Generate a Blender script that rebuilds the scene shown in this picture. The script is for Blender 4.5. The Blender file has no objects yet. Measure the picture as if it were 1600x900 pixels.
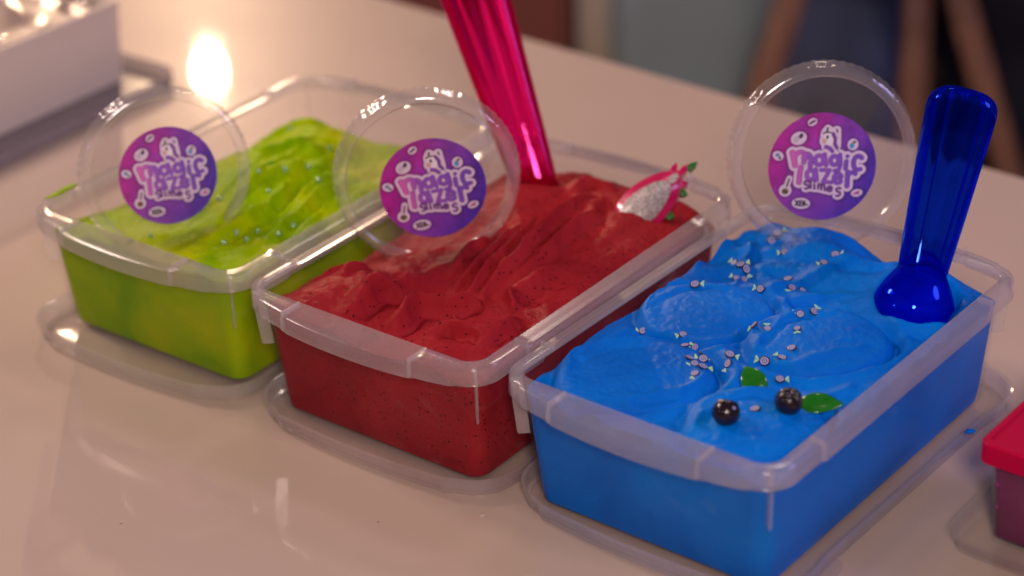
import bpy, bmesh, math, random
import numpy as np
from mathutils import Vector, Matrix, Euler

# ------------------------------------------------------------------ camera, world, lights, exposure
scene = bpy.context.scene
C = scene.collection
cam_data = bpy.data.cameras.new('camera')
cam = bpy.data.objects.new('camera', cam_data); C.objects.link(cam); scene.camera = cam
PITCH, ROLL = 0.491835, -0.0414816
fw = Vector((0, math.cos(PITCH), -math.sin(PITCH))); rt = Vector((1, 0, 0)); up = rt.cross(fw)
r2 = rt*math.cos(ROLL)+up*math.sin(ROLL); u2 = up*math.cos(ROLL)-rt*math.sin(ROLL)
cam.matrix_world = Matrix(((r2.x, u2.x, -fw.x, 0), (r2.y, u2.y, -fw.y, 0), (r2.z, u2.z, -fw.z, 0.72037), (0, 0, 0, 1)))
cam_data.sensor_width = 36; cam_data.lens = 3448.98/1600*36
cam_data.clip_start = 0.02; cam_data.clip_end = 50
cam_data.dof.use_dof = True; cam_data.dof.focus_distance = 1.30; cam_data.dof.aperture_fstop = 3.5

world = bpy.data.worlds.new('World'); scene.world = world; world.use_nodes = True
bgn = world.node_tree.nodes['Background']
bgn.inputs[0].default_value = (0.62, 0.43, 0.40, 1); bgn.inputs[1].default_value = 0.13

def area_light(name, loc, target, size, power, col, shape='DISK'):
    l = bpy.data.lights.new(name, 'AREA'); l.shape = shape; l.size = size; l.energy = power; l.color = col
    o = bpy.data.objects.new(name, l); C.objects.link(o); o.location = loc
    o.rotation_euler = (Vector(target)-Vector(loc)).to_track_quat('-Z', 'Y').to_euler()
    return o
wlamp = area_light('warm_lamp', (-0.60, 4.2, 0.995), (-0.1, 1.3, 0.03), 0.035, 30, (1.0, 0.66, 0.42), 'ELLIPSE'); wlamp.data.size_y = 0.055
area_light('left_lamp', (-1.15, 1.95, 1.20), (-0.02, 1.3, 0.05), 0.30, 17, (1.0, 0.74, 0.64))  # light from the upper left, set low to rake across the slime relief
area_light('front_fill', (0.10, -0.35, 1.05), (0.0, 1.2, 0.05), 0.28, 20, (1.0, 0.79, 0.70))  # added fill that brightens the tub fronts
area_light('violet_lamp', (1.6, 1.0, 1.0), (0.15, 1.2, 0.05), 0.5, 9.5, (0.60, 0.48, 1.0))

area_light('left_violet_lamp', (-1.5, 0.35, 0.9), (-0.1, 1.25, 0.08), 0.12, 1.6, (0.50, 0.48, 1.0))
area_light('background_fill', (0.5, 2.3, 1.5), (0.4, 3.1, -0.6), 0.3, 7, (1.0, 0.82, 0.7))  # added fill, brightens the things beyond the table
scene.render.engine = 'CYCLES'
cy = scene.cycles
cy.max_bounces = 12; cy.transparent_max_bounces = 28; cy.transmission_bounces = 10; cy.glossy_bounces = 5; cy.diffuse_bounces = 4
cy.caustics_reflective = False; cy.caustics_refractive = True; cy.sample_clamp_indirect = 6; cy.blur_glossy = 0.6
cy.use_denoising = True; cy.adaptive_threshold = 0.02
try: cy.denoiser = 'OPENIMAGEDENOISE'
except Exception: pass
vs = scene.view_settings
vs.view_transform = 'Standard'; vs.look = 'None'; vs.gamma = 1; vs.exposure = 0.0; vs.use_curve_mapping = False

# ------------------------------------------------------------------ constants of the place
W, L, H = 0.17, 0.26168, 0.08983          # inner opening of a tub and the height of its rim
SPOT = {'G': (-0.30848, 1.317677, -0.665286), 'R': (-0.155674, 1.192525, -0.674603), 'B': (0.00005, 1.075303, -0.689031)}
def gl(t, u, v, z=0.0):
    x, y, th = SPOT[t]; c, s = math.cos(th), math.sin(th)
    return Vector((x+c*u-s*v, y+s*u+c*v, z))
rng = np.random.default_rng(7); random.seed(5)

# ------------------------------------------------------------------ helpers
def lin(r, g, b):
    f = lambda c: (c/255/12.92) if c/255 <= 0.04045 else ((c/255+0.055)/1.055)**2.4
    return (f(r), f(g), f(b), 1.0)
def tag(o, label=None, cat=None, group=None, kind=None):
    if label: o['label'] = label
    if cat: o['category'] = cat
    if group: o['group'] = group
    if kind: o['kind'] = kind
    return o
def empty(name, loc=(0, 0, 0), rot=(0, 0, 0)):
    o = bpy.data.objects.new(name, None); o.empty_display_size = 0.01; C.objects.link(o)
    o.location = loc; o.rotation_euler = rot
    return o
def mesh_obj(name, verts, faces, mat, parent=None, smooth=True, mats=None, fmat=None):
    me = bpy.data.meshes.new(name); me.from_pydata([tuple(map(float, v)) for v in verts], [], faces); me.update()
    bm = bmesh.new(); bm.from_mesh(me); bmesh.ops.recalc_face_normals(bm, faces=bm.faces); bm.to_mesh(me); bm.free()
    for m in (mats or [mat]): me.materials.append(m)
    if fmat is not None: me.polygons.foreach_set('material_index', fmat)
    if smooth: me.polygons.foreach_set('use_smooth', [True]*len(me.polygons))
    o = bpy.data.objects.new(name, me); C.objects.link(o)
    if parent: o.parent = parent
    return o
def bm_obj(name, bm, mat, parent=None, smooth=True):
    bmesh.ops.recalc_face_normals(bm, faces=bm.faces)
    me = bpy.data.meshes.new(name); bm.to_mesh(me); bm.free(); me.materials.append(mat)
    if smooth: me.polygons.foreach_set('use_smooth', [True]*len(me.polygons))
    o = bpy.data.objects.new(name, me); C.objects.link(o)
    if parent: o.parent = parent
    return o
def sharp(o, ang=35):
    o.data.set_sharp_from_angle(angle=math.radians(ang)); return o
def box_bm(x0, x1, y0, y1, z0, z1, bevel=0.0, seg=2, bm=None):
    bm = bm or bmesh.new()
    vs_ = [bm.verts.new((x, y, z)) for z in (z0, z1) for y in (y0, y1) for x in (x0, x1)]
    fs = [bm.faces.new([vs_[i] for i in f]) for f in ((0, 2, 3, 1), (4, 5, 7, 6), (0, 1, 5, 4), (2, 6, 7, 3), (0, 4, 6, 2), (1, 3, 7, 5))]
    if bevel:
        es = {e for f in fs for e in f.edges}
        bmesh.ops.bevel(bm, geom=list(es), offset=bevel, segments=seg, affect='EDGES', profile=0.5)
    return bm
def bar_bm(a, b, w, d, bm=None):
    """square bar from a to b"""
    a, b = Vector(a), Vector(b); bm = bm or bmesh.new()
    z = (b-a).normalized(); x = z.orthogonal().normalized() if abs(z.z) < .2 else Vector((0, 1, 0)).cross(z).normalized(); y = z.cross(x)
    vs_ = [bm.verts.new(p+x*sx*w/2+y*sy*d/2) for p in (a, b) for sx, sy in ((-1, -1), (1, -1), (1, 1), (-1, 1))]
    fs = [bm.faces.new([vs_[i] for i in f]) for f in ((3, 2, 1, 0), (4, 5, 6, 7), (0, 1, 5, 4), (1, 2, 6, 5), (2, 3, 7, 6), (3, 0, 4, 7))]
    bmesh.ops.bevel(bm, geom=list({e for f in fs for e in f.edges}), offset=min(w, d)*.18, segments=2, affect='EDGES', profile=0.5)
    return bm

# value noise in numpy
_LAT = rng.random((512, 512))
def vnoise(x, y, seed=0):
    x = np.asarray(x)+seed*17.31; y = np.asarray(y)+seed*9.77
    xi = np.floor(x).astype(int); yi = np.floor(y).astype(int); fx = x-xi; fy = y-yi
    fx = fx*fx*fx*(fx*(fx*6-15)+10); fy = fy*fy*fy*(fy*(fy*6-15)+10)
    g = lambda i, j: _LAT[i % 512, j % 512]
    a = g(xi, yi)*(1-fx)+g(xi+1, yi)*fx; b = g(xi, yi+1)*(1-fx)+g(xi+1, yi+1)*fx
    return (a*(1-fy)+b*fy)*2-1
def fbm(x, y, oct=4, seed=0):
    s = 0; a = 1.0
    for k in range(oct):
        s = s+a*vnoise(x*2**k, y*2**k, seed+k*3); a *= 0.5
    return s
def sstep(a, b, x):
    t = np.clip((x-a)/(b-a), 0, 1); return t*t*(3-2*t)
def gauss(u, v, cu, cv, su, sv, rot=0.0):
    c, s = math.cos(rot), math.sin(rot); a = (u-cu)*c+(v-cv)*s; b = -(u-cu)*s+(v-cv)*c
    return np.exp(-(a/su)**2-(b/sv)**2)

# ------------------------------------------------------------------ materials
class NT:
    def __init__(s, name):
        s.m = bpy.data.materials.new(name); s.m.use_nodes = True; s.t = s.m.node_tree; s.t.nodes.clear()
        s.out = s.n('ShaderNodeOutputMaterial')
    def n(s, typ, **kw):
        nd = s.t.nodes.new(typ)
        for k, v in kw.items(): setattr(nd, k, v)
        return nd
    def l(s, a, b): s.t.links.new(a, b)
    def coords(s, scale=1.0):
        tc = s.n('ShaderNodeTexCoord'); return tc.outputs['Object']
    def noise(s, vec, scale, detail=4, rough=.55, dist=0):
        nd = s.n('ShaderNodeTexNoise'); nd.inputs['Scale'].default_value = scale; nd.inputs['Detail'].default_value = detail
        nd.inputs['Roughness'].default_value = rough; nd.inputs['Distortion'].default_value = dist
        s.l(vec, nd.inputs['Vector']); return nd.outputs['Fac']
    def ramp(s, fac, stops):
        r = s.n('ShaderNodeValToRGB'); els = r.color_ramp.elements
        while len(els) < len(stops): els.new(0.5)
        for e, (p, c) in zip(els, stops): e.position = p; e.color = c if len(c) == 4 else (*c, 1)
        s.l(fac, r.inputs[0]); return r.outputs[0]
    def mixc(s, fac, a, b, mode='MIX'):
        m = s.n('ShaderNodeMix', data_type='RGBA', blend_type=mode)
        for sock, val in ((m.inputs[0], fac), (m.inputs[6], a), (m.inputs[7], b)):
            if hasattr(val, 'is_output'): s.l(val, sock)
            else: sock.default_value = val
        return m.outputs[2]
    def math(s, op, a, b=0.0):
        m = s.n('ShaderNodeMath', operation=op)
        for sock, val in ((m.inputs[0], a), (m.inputs[1], b)):
            if hasattr(val, 'is_output'): s.l(val, sock)
            else: sock.default_value = val
        return m.outputs[0]
    def bump(s, h, strength, dist):
        b = s.n('ShaderNodeBump'); b.inputs['Strength'].default_value = strength; b.inputs['Distance'].default_value = dist
        s.l(h, b.inputs['Height']); return b.outputs[0]
    def bsdf(s, col=(.8, .8, .8, 1), rough=.5, **kw):
        p = s.n('ShaderNodeBsdfPrincipled')
        def put(k, v):
            if hasattr(v, 'is_output'): s.l(v, p.inputs[k])
            else: p.inputs[k].default_value = v
        put('Base Color', col); put('Roughness', rough)
        for k, v in kw.items(): put(k.replace('_', ' '), v)
        return p
    def done(s, sh): s.l(sh, s.out.inputs[0]); return s.m

def simple(name, col, rough=.5, var=.12, scale=40, bump=0.0, **kw):
    t = NT(name); co = t.coords(); f = t.noise(co, scale)
    d = tuple(c*(1-var) for c in col[:3])+(1,); e = tuple(min(1, c*(1+var)) for c in col[:3])+(1,)
    p = t.bsdf(t.mixc(f, d, e), rough, **kw)
    if bump: t.l(t.bump(t.noise(co, scale*4), .6, bump), p.inputs['Normal'])
    return t.done(p.outputs[0])

def milky(name, density, col=(.80, .74, .76, 1), rough=.22, gloss=1.0, scuff=0.5, smear=0.0):
    """translucent polypropylene: clear + milky scatter, with a soft sheen"""
    t = NT(name); co = t.coords()
    tr = t.n('ShaderNodeBsdfTransparent'); tr.inputs[0].default_value = (.97, .965, .97, 1)
    di = t.n('ShaderNodeBsdfDiffuse'); di.inputs[0].default_value = col
    tl = t.n('ShaderNodeBsdfTranslucent'); tl.inputs[0].default_value = col
    m0 = t.n('ShaderNodeMixShader'); m0.inputs[0].default_value = .5; t.l(di.outputs[0], m0.inputs[1]); t.l(tl.outputs[0], m0.inputs[2])
    cl = t.noise(co, 28, 1); mp = t.n('ShaderNodeMapRange'); t.l(cl, mp.inputs[0])
    mp.inputs[1].default_value = .3; mp.inputs[2].default_value = .7; mp.inputs[3].default_value = max(0, density*(1-.25*scuff)); mp.inputs[4].default_value = min(1, density*(1+.25*scuff))
    dens = mp.outputs[0]
    if smear:
        mpp = t.n('ShaderNodeMapping'); mpp.inputs['Scale'].default_value = (1, .6, 1.7); t.l(co, mpp.inputs['Vector'])
        sm = t.n('ShaderNodeMapRange'); t.l(t.noise(mpp.outputs[0], 30, 3, .6, .8), sm.inputs[0])
        sm.inputs[1].default_value = .60; sm.inputs[2].default_value = .78; sm.inputs[3].default_value = 0; sm.inputs[4].default_value = smear
        dens = t.math('ADD', dens, sm.outputs[0])
    m1 = t.n('ShaderNodeMixShader'); t.l(dens, m1.inputs[0]); t.l(tr.outputs[0], m1.inputs[1]); t.l(m0.outputs[0], m1.inputs[2])
    gs = t.n('ShaderNodeBsdfGlossy'); gs.inputs['Roughness'].default_value = rough; gs.inputs[0].default_value = (1, 1, 1, 1)
    lw = t.n('ShaderNodeLayerWeight'); lw.inputs[0].default_value = .5
    fr = t.math('ADD', .035, t.math('MULTIPLY', t.math('POWER', lw.outputs['Facing'], 4.0), .55))
    m2 = t.n('ShaderNodeMixShader'); t.l(t.math('MULTIPLY', fr, gloss), m2.inputs[0]); t.l(m1.outputs[0], m2.inputs[1]); t.l(gs.outputs[0], m2.inputs[2])
    return t.done(m2.outputs[0])

def clear(name, density=.03, rough=.06, gloss=1.0, col=(.9, .85, .85, 1)):
    return milky(name, density, col, rough, gloss, .8)

M = {}
M['tub_wall'] = milky('tub_wall_plastic', .005, rough=.22, gloss=.14, scuff=2.4, smear=.07)
M['tub_rim'] = milky('tub_rim_plastic', .215, rough=.18, gloss=1.0)
M['tray'] = milky('tray_plastic', .06, rough=.14, gloss=.8)
M['tray_lip'] = milky('tray_lip_plastic', .24, rough=.14, gloss=1.2)
M['grey_tray'] = milky('grey_tray_plastic', .5, (.42, .38, .44, 1), rough=.2, gloss=.7)
M['cup_lid'] = clear('clear_lid_plastic', .03, .05, 1.6)
M['cup_lid_rim'] = clear('clear_lid_rim_plastic', .12, .10, 1.6)
M['clear_box'] = clear('clear_box_plastic', .012, .05, .7)

def slime_mat(name, c0, c1, c2, specks=None, rough=.45, sss=.15, patch=9.0, grain=.00050, rad=(.3, .6, 1.0), spec=.3, tint=(1, 1, 1, 1)):
    t = NT(name); co = t.coords()
    f = t.noise(co, patch, 3, .5, .8)
    col = t.ramp(f, [(.30, c0), (.5, c1), (.70, c2)])
    if specks:
        v = t.n('ShaderNodeTexVoronoi'); v.inputs['Scale'].default_value = specks[0]; t.l(co, v.inputs['Vector']); v.inputs['Randomness'].default_value = 1
        dot = t.math('LESS_THAN', v.outputs['Distance'], specks[3])
        sep = t.n('ShaderNodeSeparateColor'); t.l(v.outputs['Color'], sep.inputs[0])
        pick = t.math('LESS_THAN', sep.outputs[0], specks[1])
        col = t.mixc(t.math('MULTIPLY', dot, pick), col, specks[2])
    p = t.bsdf(col, rough, IOR=1.40); p.inputs['Specular IOR Level'].default_value = spec; p.inputs['Specular Tint'].default_value = tint
    p.inputs['Subsurface Weight'].default_value = sss; p.inputs['Subsurface Scale'].default_value = .006
    p.inputs['Subsurface Radius'].default_value = rad
    h = t.math('ADD', t.noise(co, 1300, 2, .7), t.math('MULTIPLY', t.noise(co, 260, 3, .6), .6))
    t.l(t.bump(h, .8, grain), p.inputs['Normal'])
    return t.done(p.outputs[0])
M['slime_G'] = slime_mat('green_slime', (.17, .37, .0, 1), (.30, .47, .0, 1), (.44, .52, .0, 1), None, .38, 0, 16, spec=.05, tint=(.9, 1, .35, 1))
M['slime_R'] = slime_mat('red_slime', (.23, .009, .016, 1), (.31, .014, .021, 1), (.36, .020, .028, 1), (300, .40, (.045, .004, .006, 1), .215), .33, 0, 14, spec=.07, tint=(1, .75, .75, 1))
M['slime_B'] = slime_mat('blue_slime', (.0, .115, .54, 1), (.0, .155, .65, 1), (.0, .185, .70, 1), None, .30, 0, 12, spec=.13, tint=(.55, .8, 1, 1))

def tinted(name, col, deep, rough=.02):
    t = NT(name); g = t.n('ShaderNodeBsdfGlass'); g.inputs[0].default_value = col; g.inputs['Roughness'].default_value = rough; g.inputs['IOR'].default_value = 1.49
    co = t.coords(); t.l(t.bump(t.noise(co, 45, 1), .2, .0006), g.inputs['Normal'])
    tr = t.n('ShaderNodeBsdfTransparent'); tr.inputs[0].default_value = col
    m = t.n('ShaderNodeMixShader'); m.inputs[0].default_value = .85; t.l(tr.outputs[0], m.inputs[1]); t.l(g.outputs[0], m.inputs[2])
    tl = t.n('ShaderNodeBsdfTranslucent'); tl.inputs[0].default_value = deep; m3 = t.n('ShaderNodeMixShader'); m3.inputs[0].default_value = .12
    t.l(m.outputs[0], m3.inputs[1]); t.l(tl.outputs[0], m3.inputs[2])
    return t.done(m3.outputs[0])
M['blue_acrylic'] = tinted('blue_acrylic', (.07, .24, 1.0, 1), (.0, .05, .9, 1))
M['pink_acrylic'] = tinted('pink_acrylic', (1.0, .10, .55, 1), (1.0, .01, .28, 1))

t = NT('white_laminate'); co = t.coords()
blot = t.noise(co, 5, 4); fine = t.noise(co, 190, 3)
col = t.mixc(blot, (.44, .345, .282, 1), (.52, .41, .338, 1)); col = t.mixc(t.math('MULTIPLY', fine, .25), col, (.46, .35, .31, 1))
vs_ = t.n('ShaderNodeTexVoronoi'); vs_.inputs['Scale'].default_value = 42; t.l(co, vs_.inputs['Vector'])
sep_ = t.n('ShaderNodeSeparateColor'); t.l(vs_.outputs['Color'], sep_.inputs[0])
spk = t.math('MULTIPLY', t.math('LESS_THAN', vs_.outputs['Distance'], t.math('MULTIPLY', sep_.outputs[1], .05)), t.math('LESS_THAN', sep_.outputs[0], .30))
col = t.mixc(t.math('MULTIPLY', spk, .6), col, (.12, .07, .06, 1))
mpt = t.n('ShaderNodeMapping'); mpt.inputs['Scale'].default_value = (1, 14, 1); mpt.inputs['Rotation'].default_value = (0, 0, .5); t.l(co, mpt.inputs['Vector'])
scr = t.ramp(t.noise(mpt.outputs[0], 22, 4, .7), [(.60, (0, 0, 0, 1)), (.72, (1, 1, 1, 1))])
col = t.mixc(t.math('MULTIPLY', scr, .10), col, (.62, .50, .44, 1))
p = t.bsdf(col, .34, IOR=1.5); p.inputs['Specular IOR Level'].default_value = .04; p.inputs['Coat Weight'].default_value = .75; p.inputs['Coat Roughness'].default_value = .035
t.l(t.math('ADD', .30, t.math('MULTIPLY', blot, .12)), p.inputs['Roughness'])
t.l(t.math('ADD', .012, t.math('MULTIPLY', t.noise(co, 14, 5, .65), .030)), p.inputs['Coat Roughness'])
t.l(t.bump(t.noise(co, 350, 2), .15, .0002), p.inputs['Normal'])
M['laminate'] = t.done(p.outputs[0])

t = NT('wood'); co = t.coords(); wv = t.n('ShaderNodeTexWave'); wv.inputs['Scale'].default_value = 12; wv.inputs['Distortion'].default_value = 6; t.l(co, wv.inputs['Vector'])
M['wood'] = t.done(t.bsdf(t.mixc(wv.outputs['Fac'], (.24, .11, .065, 1), (.34, .165, .10, 1)), .45).outputs[0])
M['dark_wood'] = simple('dark_wood', (.24, .07, .05), .5)
M['blue_grey_paint'] = simple('blue_grey_paint', (.34, .42, .46), .5, .08, 8)
M['cream_paint'] = simple('cream_paint', (.70, .58, .42), .5, .08, 8)
M['dark_wall'] = simple('dark_wall_paint', (.022, .016, .026), .8, .2, 6)  # glimpses of violet light put into the wall's purple tint
M['dark_floor'] = simple('dark_floor', (.05, .035, .028), .6, .2, 10)
M['black_cloth'] = simple('black_cloth', (.006, .005, .016), .9, .3, 12)  # navy tint carries the same violet light in its colour
M['denim'] = simple('denim_cloth', (.07, .09, .18), .9, .4, 14)
M['purple_cloth'] = simple('purple_cloth', (.30, .17, .45), .9, .3, 14)
M['white_board'] = simple('white_box_plastic', (.66, .57, .50), .45, .05, 20)
M['metal'] = simple('leg_metal', (.3, .3, .3), .35, .1, 30, Metallic=.9)
M['hot_pink'] = simple('hot_pink_plastic', (.42, .0, .04), .5, .05, 60, Specular_IOR_Level=.1)
M['maroon_gel'] = slime_mat('maroon_gel', (.10, .006, .05, 1), (.14, .008, .065, 1), (.18, .012, .09, 1), (300, .04, (.9, .02, .35, 1), .3), .3, 0, 18, spec=.15)
M['berry'] = simple('berry_skin', (.010, .004, .009), .22, .4, 160, .0004, Coat_Weight=.4, Coat_Roughness=.15)
M['pearl'] = simple('pearl_bead', (.28, .48, .22), .12, .1, 200, Coat_Weight=.8, Metallic=.35)
M['navy'] = simple('navy_clay', (.008, .014, .09), .4, .2, 500)
M['lilac'] = simple('lilac_clay', (.40, .40, .66), .4, .1, 500)
M['mint'] = simple('mint_clay', (.36, .66, .42), .4, .1, 500)
M['rind'] = simple('pink_rind', (.52, .004, .09), .22, .25, 150, .0004, Coat_Weight=.6)
M['leaf_tip'] = simple('green_tip', (.012, .16, .02), .3, .2, 200, Coat_Weight=.3)
t = NT('leaf_gel'); co = t.coords(); f = t.noise(co, 160, 3)
p = t.bsdf(t.mixc(f, (.005, .13, .006, 1), (.02, .27, .02, 1)), .16); p.inputs['Transmission Weight'].default_value = .25; p.inputs['Coat Weight'].default_value = .5
t.l(t.bump(t.noise(co, 240, 2), .5, .0005), p.inputs['Normal']); M['leaf'] = t.done(p.outputs[0])
t = NT('pale_flesh'); co = t.coords(); v = t.n('ShaderNodeTexVoronoi'); v.inputs['Scale'].default_value = 620; t.l(co, v.inputs['Vector'])
sp = t.math('LESS_THAN', v.outputs['Distance'], .36)
p = t.bsdf(t.mixc(sp, t.mixc(t.noise(co, 300), (.34, .29, .29, 1), (.60, .54, .53, 1)), (.16, .14, .14, 1)), .42)
p.inputs['Coat Weight'].default_value = .12
t.l(t.bump(t.noise(co, 500, 2), .8, .0007), p.inputs['Normal']); M['flesh'] = t.done(p.outputs[0])
t = NT('cellophane'); co = t.coords(); tr = t.n('ShaderNodeBsdfTransparent'); gs = t.n('ShaderNodeBsdfGlossy'); gs.inputs['Roughness'].default_value = .06
t.l(t.bump(t.noise(co, 90, 3), .5, .003), gs.inputs['Normal'])
m = t.n('ShaderNodeMixShader'); m.inputs[0].default_value = .22; t.l(tr.outputs[0], m.inputs[1]); t.l(gs.outputs[0], m.inputs[2]); M['cello'] = t.done(m.outputs[0])
M['box_fill'] = simple('box_filling', (.34, .25, .24), .4, .3, 40)
t = NT('sticker_print'); va = t.n('ShaderNodeVertexColor', layer_name='print')
M['sticker'] = t.done(t.bsdf(va.outputs[0], .38, Coat_Weight=.15).outputs[0])

# ------------------------------------------------------------------ the table and the room beyond it
E1 = Vector((0.042175, 1.791423, 0)); TA = -0.724
def table_pt(a, b, z=0.0):        # a along the far edge, b back from the far edge toward the camera
    e = Vector((math.cos(TA), math.sin(TA), 0)); n = Vector((math.sin(TA), -math.cos(TA), 0))
    return E1+e*a+n*b+Vector((0, 0, z))
table = empty('table', table_pt(0, 0, -0.75), (0, 0, TA))
tag(table, 'long white laminate table the tubs stand on', 'table')
bm_obj('table_top', box_bm(-1.5, 1.3, -0.98, 0, .72, .75, .004, 3), M['laminate'], table, False)
for a, b in ((-1.42, -.9), (-1.42, -.08), (1.22, -.9), (1.22, -.08)):
    bm_obj('leg', box_bm(a-.02, a+.02, b-.02, b+.02, 0, .7185, .003), M['metal'], table, False)
bm_obj('apron', box_bm(-1.40, 1.20, -.91, -.07, .68, .7185, .002), M['laminate'], table, False)
FZ = -0.75
fl = mesh_obj('floor', [(-9, -5, FZ), (9, -5, FZ), (9, 9, FZ), (-9, 9, FZ)], [(0, 1, 2, 3)], M['dark_floor'], smooth=False); tag(fl, kind='structure')
wl = bm_obj('wall', box_bm(-9, 9, 5.2, 5.3, FZ-.02, 2.2), M['dark_wall'], smooth=False); tag(wl, kind='structure')

def cabinet(name, x0, x1, y, z1, mat, label, cat, trim=None, trim_w=.04):
    r = empty(name, ((x0+x1)/2, y, FZ)); hw = (x1-x0)/2
    bm_obj('carcass', box_bm(-hw, hw, 0, .4, .004, z1, .004), mat, r, False)
    bm_obj('front_panel', box_bm(-hw+.012, hw-.012, -.016, -.001, .03, z1-.02, .003), mat, r, False)
    if trim:
        bm_obj('edge_trim', box_bm(-hw-trim_w, -hw-.001, -.018, .39, .004, z1, .003), trim, r, False)
    return tag(r, label, cat)
cabinet('cabinet', -.16, .10, 3.05, .75, M['dark_wood'], 'dark red brown wooden cabinet beyond the table', 'cabinet')
cabinet('cupboard', .165, .60, 3.12, .80, M['blue_grey_paint'], 'grey blue painted cupboard with cream edge beyond the table', 'cupboard', M['cream_paint'], .05)

# folding wooden stool with splayed legs and a dark bag slumped under it
st = empty('wooden_chair', (.535, 2.75, FZ))
tag(st, 'wooden chair with splayed legs behind the far edge of the table', 'chair')
for a, b in (((-.14, 0, .45), (-.27, -.02, .002)), ((.02, .02, .45), (.02, -.02, .002)), ((.06, 0, .45), (.20, -.03, .002)), ((-.04, .30, .45), (-.14, .34, .002))):
    bm_obj('leg', bar_bm(a, b, .036, .028), M['wood'], st)
bm_obj('seat', box_bm(-.16, .14, -.06, .36, .451, .475, .008), M['wood'], st)
bm_obj('backrest', box_bm(-.15, .13, .335, .36, .476, .85, .008), M['wood'], st)
def lump(name, c, r, mat, label, cat, seed):
    bm = bmesh.new(); bmesh.ops.create_icosphere(bm, subdivisions=4, radius=1)
    for v in bm.verts:
        n = float(fbm(np.array(v.co.x*1.6+3), np.array(v.co.y*1.6+v.co.z*2.1), 4, seed))
        k = 1+.22*n; v.co = Vector((v.co.x*r[0]*k, v.co.y*r[1]*k, max(v.co.z*r[2]*k, -r[2]*.8)+r[2]*.8))
    o = bm_obj(name, bm, mat); o.location = c
    return tag(o, label, cat)
lump('bag', (.50, 3.05, FZ+.003), (.11, .10, .22), M['denim'], 'slumped dark blue cloth bag behind the wooden chair', 'bag', 3)
lump('backpack', (.77, 3.02, FZ+.003), (.13, .12, .26), M['black_cloth'], 'black backpack on the floor at the far right', 'backpack', 8)
lump('violet_glimpse_lump', (.60, 3.25, FZ+.003), (.07, .06, .30), M['purple_cloth'], 'added purple lump standing in for violet light behind the chair legs', 'cloth', 11)  # added shape, its purple stands for glimpses of violet light
lump('cloth_bundle', (-.20, 2.72, FZ+.003), (.10, .10, .27), M['purple_cloth'], 'purple cloth bundle beyond the table at the top', 'cloth', 5)

# ------------------------------------------------------------------ rounded-rectangle rings
def rr_loop(hw, hl, r, ns=26, nc=9):
    """points, outward normals and (side, s) along a rounded rectangle; side 0 front(-y) 1 right 2 back 3 left; s in -1..1 over the whole side"""
    P = []
    sides = [((-1, -1), (1, -1)), ((1, -1), (1, 1)), ((1, 1), (-1, 1)), ((-1, 1), (-1, -1))]
    for k, (a, b) in enumerate(sides):
        ax, ay = a[0]*hw, a[1]*hl; bx, by = b[0]*hw, b[1]*hl
        ln = math.hypot(bx-ax, by-ay); dx, dy = (bx-ax)/ln, (by-ay)/ln; nx, ny = dy, -dx
        # non-uniform spacing: dense around the notches
        for i in range(ns):
            q = i/(ns-1); d = r+(ln-2*r)*q
            P.append((ax+dx*d, ay+dy*d, nx, ny, k, d/ln*2-1))
        cx, cy_ = bx-dx*r-nx*r, by-dy*r-ny*r
        a0 = math.atan2(ny, nx)
        for i in range(1, nc):
            an = a0+(math.pi/2)*i/nc
            P.append((cx+math.cos(an)*r, cy_+math.sin(an)*r, math.cos(an), math.sin(an), k+.5, 1.0))
    return np.array(P)
def ring_mesh(P, rings, close=True, cap_first=False, cap_last=False):
    """rings: list of functions P -> (offset array, z array)"""
    n = len(P); V = []; F = []
    for off, z in rings:
        off = np.broadcast_to(off, n); z = np.broadcast_to(z, n)
        V.append(np.stack([P[:, 0]+P[:, 2]*off, P[:, 1]+P[:, 3]*off, z], 1))
    m = len(rings)
    for k in range(m if close else m-1):
        k2 = (k+1) % m
        for i in range(n):
            j = (i+1) % n; F.append((k*n+i, k*n+j, k2*n+j, k2*n+i))
    if cap_first: F.append(tuple(range(n)))
    if cap_last: F.append(tuple((m-1)*n+i for i in range(n)))
    return np.concatenate(V), F

NOTCH = .66
def notch_prof(P):
    """1 inside the middle section of each side, 0 near the corners (sharp step)"""
    lim = np.where((P[:, 4] == 0) | (P[:, 4] == 2), .58, .72)
    isside = (P[:, 4] % 1) == 0
    return np.where(isside, 1-sstep(lim-.012, lim+.012, np.abs(P[:, 5])), 0)
def bow_prof(P):
    end = (P[:, 4] == 0) | (P[:, 4] == 2)
    return np.where(end, np.clip(1-P[:, 5]**2, 0, 1), 0)
def dense(hw, hl, r):
    P = rr_loop(hw, hl, r, 61, 9); return P

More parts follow.
